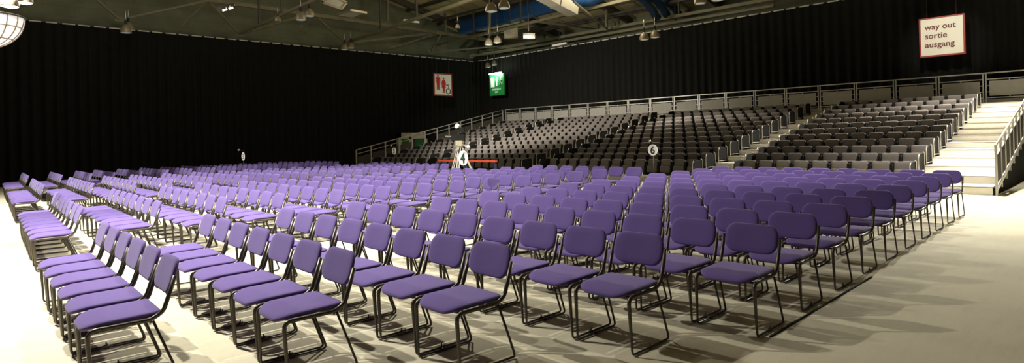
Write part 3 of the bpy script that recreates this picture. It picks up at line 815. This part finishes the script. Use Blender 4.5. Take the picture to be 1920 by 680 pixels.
bells = [(564, 36, 27, 'tan bell lamp, first of the pair beside the slanting truss chord'), (580, 29, 28.2, 'tan bell lamp, second of the pair beside the slanting truss chord'),
 (646, 92, 36.2, 'tan bell lamp, first of the pair against the far curtain top'), (658, 89, 37.4, 'tan bell lamp, second of the pair against the far curtain top'),
 (921, 20, 24, 'tan bell lamp, first of the pair before the blue duct'), (945, 14, 24, 'tan bell lamp, second of the pair before the blue duct'),
 (916.5, 83, 34, 'tan bell lamp, first of the pair below the blue duct'), (933, 79, 34, 'tan bell lamp, second of the pair below the blue duct'),
 (914.5, 125, 42, 'small bell lamp, first of the pair above the green exit sign'), (927, 121, 42, 'small bell lamp, second of the pair above the green exit sign'),
 (1208, 73, 30, 'tan bell lamp, first of the pair before the stand curtain'), (1228, 69, 30, 'tan bell lamp, second of the pair before the stand curtain'),
 (1313, 5, 24, 'bell lamp cut by the top edge, first of the pair over the stand'), (1345, -1, 24, 'bell lamp cut by the top edge, second of the pair over the stand'),
 (236, 60, 27.6, 'bell lamp, lower of two overlapping against the curtain'), (241, 55, 28.8, 'bell lamp, upper of two overlapping against the curtain')]
for u_, v_, d_, lab in bells: bell(u_, v_, d_, lab, 1.0 if d_ < 40 else .85)
bell(18, 10, 17.7, 'bright lit lamp, first of the two glaring in the top corner', 1.0, LIT)
bell(44.5, 3, 18.2, 'bright lit lamp, second of the two glaring in the top corner', 1.0, LIT)
for u_, v_, d_, lab in ((521, 39, 26, 'tiny bell-shaped downlight near the slanting chord'), (858, 52, 30, 'small bell-shaped downlight at the end of the blue duct')):
    bell(u_, v_, d_, lab, .55, BELL, drop=.5)

# tilted luminaire and glowing floodlight
c = at_d(424, 14, 26)
t = thing('stage_lamp', 'dark tilted lamp with two reddish glowing spots below the truss', 'lamp', c, .6)
hs = link('housing', MB().bar((-.42, 0, -.17), (.42, 0, .17), .26, .20).mesh('housing', STEELD), t)
WG = mat('warm_glow', (1, .8, .7, 1), .4, emit=(1, .78, .66, 1), estr=2.4)
for xa, xb in ((-.40, -.14), (.0, .26)):
    link('lamp_lens', MB().bar((xa, -.135, xa*.4-.06), (xb, -.135, xb*.4-.06), .03, .075).mesh('lamp_lens', WG), t)
for xa in (-.2, .05, .36): link('knob', MB().lathe([(.02, 0), (.035, .02), (.02, .05)], 8, (xa, -.13, xa*.4+.03), (0, -1, 0)).mesh('knob', SILVER, True), t)
link('yoke', MB().tube([(0, 0, .1), (0, 0, .8), (0, 0, roof_z(c.x)-c.z-.03)], [.02, .02, .006], 6).mesh('yoke', STEELD), t)
c = at_d(992, 68, 30)
t = thing('floodlight', 'glowing white floodlight beside the beige box heater', 'light', c, -.6)
link('housing', MB().box((-.30, .0, -.10), (.30, .24, .16)).mesh('housing', STEELD), t)
link('lamp_lens', MB().box((-.27, -.03, -.09), (.12, .0, .05)).mesh('lamp_lens', mat('flood_glow', (1, 1, 1, 1), .4, emit=(1, .93, .78, 1), estr=14)), t)
link('yoke', MB().tube([(0, .1, .1), (0, .1, 1.2), (0, .1, roof_z(c.x)-c.z-.03)], [.02, .02, .006], 6).mesh('yoke', STEELD), t)
FLOOD = c
# big bowl lamp at the left edge
c = at_d(-30, 30, 11.0)
t = thing('bowl_lamp', 'large white lit bowl lamp with a seamed shade cut by the left edge', 'lamp', c)
RB = .585
pf = [(RB*math.cos(a), -RB*math.sin(a)) for a in [k*PI/2/12 for k in range(12)]]
link('bowl', MB().lathe(pf + [(.02, -RB)], 36).mesh('bowl', DISHLIT, True), t)
g = MB()
for k in range(18):
    a = 2*PI*k/18
    g.tube([((RB+.004)*math.cos(b)*math.cos(a), (RB+.004)*math.cos(b)*math.sin(a), -(RB+.004)*math.sin(b)) for b in [j*PI/2/10 for j in range(10)]], .010, 4)
for b in (.35, .8): g.tube([((RB+.004)*math.cos(b)*math.cos(2*PI*k/32), (RB+.004)*math.cos(b)*math.sin(2*PI*k/32), -(RB+.004)*math.sin(b)) for k in range(32)], .010, 4, True)
link('seam', g.mesh('seam', BELL), t)
link('rim', MB().tube([((RB+.005)*math.cos(2*PI*k/36), (RB+.005)*math.sin(2*PI*k/36), 0) for k in range(36)], .018, 6, True).mesh('rim', STEELD, True), t)
link('hanger', MB().tube([(0, 0, -.2), (0, 0, 7.0)], .02, 6).mesh('hanger', STEELD), t)

# ------------------------------------------------------------------ lights
def spot(name, loc, target, watt, angle=110, blend=.6, size=.25, col=(1, .93, .80)):
    l = bpy.data.lights.new(name, 'SPOT'); l.energy = watt; l.spot_size = math.radians(angle); l.spot_blend = blend
    l.shadow_soft_size = size*.6; l.color = col
    o = bpy.data.objects.new(name, l); COL.objects.link(o); o.location = loc
    o.rotation_euler = (Vector(target)-Vector(loc)).to_track_quat('-Z', 'Y').to_euler()
    return o
def point(name, loc, watt, size=.2, col=(1, .93, .8)):
    l = bpy.data.lights.new(name, 'POINT'); l.energy = watt; l.shadow_soft_size = size; l.color = col
    o = bpy.data.objects.new(name, l); COL.objects.link(o); o.location = loc; return o
WARM = (1, .95, .84)
spot('stage_spot_light', (-.3, 11.2, 7.2), (1.4, 10.5, 0), 4500, 126, 1, .14, WARM)
spot('stage_spot_light', (.4, 7.8, 7.2), (.5, 8.3, 0), 2100, 100, 1, .16, WARM)
spot('hall_lamp_and_fill', (4.8, 8.8, 7.4), (5.0, 8.6, 0), 2000, 100, 1, .16, WARM)
spot('stage_spot_light', (.2, 16.5, 7.4), (2.2, 16.5, 0), 4200, 112, 1, .16, WARM)
spot('stage_spot_light', (.8, 22.5, 7.4), (3.0, 22.5, 0), 4300, 115, 1, .16, WARM)
spot('hall_lamp_and_fill', (8.2, 6.6, 7.4), (12.0, 5.2, .4), 2100, 66, 1, .2, WARM)  # added fill spot, brightens the rear rows of the near block
spot('hall_lamp_and_fill', (9.0, 14.0, 7.6), (9.0, 14.0, 0), 3800, 115, 1, .2, WARM)
spot('hall_lamp_and_fill', (18.0, 3.0, 7.4), (15.9, 2.8, 0), 4200, 100, 1, .2, WARM)
spot('stand_lamp_and_fill', (26.5, 3.4, 7.8), (22.5, 3.2, 1), 8500, 120, .9, .2, WARM)
spot('stand_lamp_and_fill', (25.85, 16.75, 6.1), (23.2, 13.5, 1), 2700, 96, .8, .2, WARM)  # added under an unlit bell lamp to brighten the stand
spot('stand_lamp_and_fill', (17.5, 23.5, 6.2), (24.0, 24.2, 2), 3800, 110, .9, .2, WARM)
spot('hall_lamp_and_fill', (13.0, 2.0, 7.4), (20.5, 2.7, .8), 3300, 23, 1, .2, WARM)  # added narrow fill, whitens the risers of the open stairs
spot('sign_fill_light', (22.0, 4.6, 8.0), tuple(WAYOUT), 900, 24, .8, .1, WARM)  # added spot without a fixture, brightens the way out sign
point('floodlight_glow', FLOOD + Vector((-.1, -.3, -.25)), 120, .1)
point('roof_fill_light', (16, 22, 8.3), 300, 1.4, (1, .9, .65))
point('roof_fill_light', (6, 26, 8.6), 300, 1.4, (1, .95, .8))
point('roof_fill_light', (24.3, 19, 9.8), 520, .8, (1, .9, .65))  # added fill below the roof boards to brighten them, no fixture
point('exit_sign_light', EXITC + Vector((-.30, 0, EXH*.5+.05)), 60, .05, (.85, 1, .85))

wd = bpy.data.worlds.new('world'); sc.world = wd; wd.use_nodes = True
wd.node_tree.nodes['Background'].inputs[0].default_value = (1, .93, .8, 1)
wd.node_tree.nodes['Background'].inputs[1].default_value = .012
vs_ = sc.view_settings
sc.display_settings.display_device = 'sRGB'
vs_.view_transform = 'Standard'; vs_.look = 'None'; vs_.gamma = 1; vs_.exposure = .42; vs_.use_curve_mapping = False
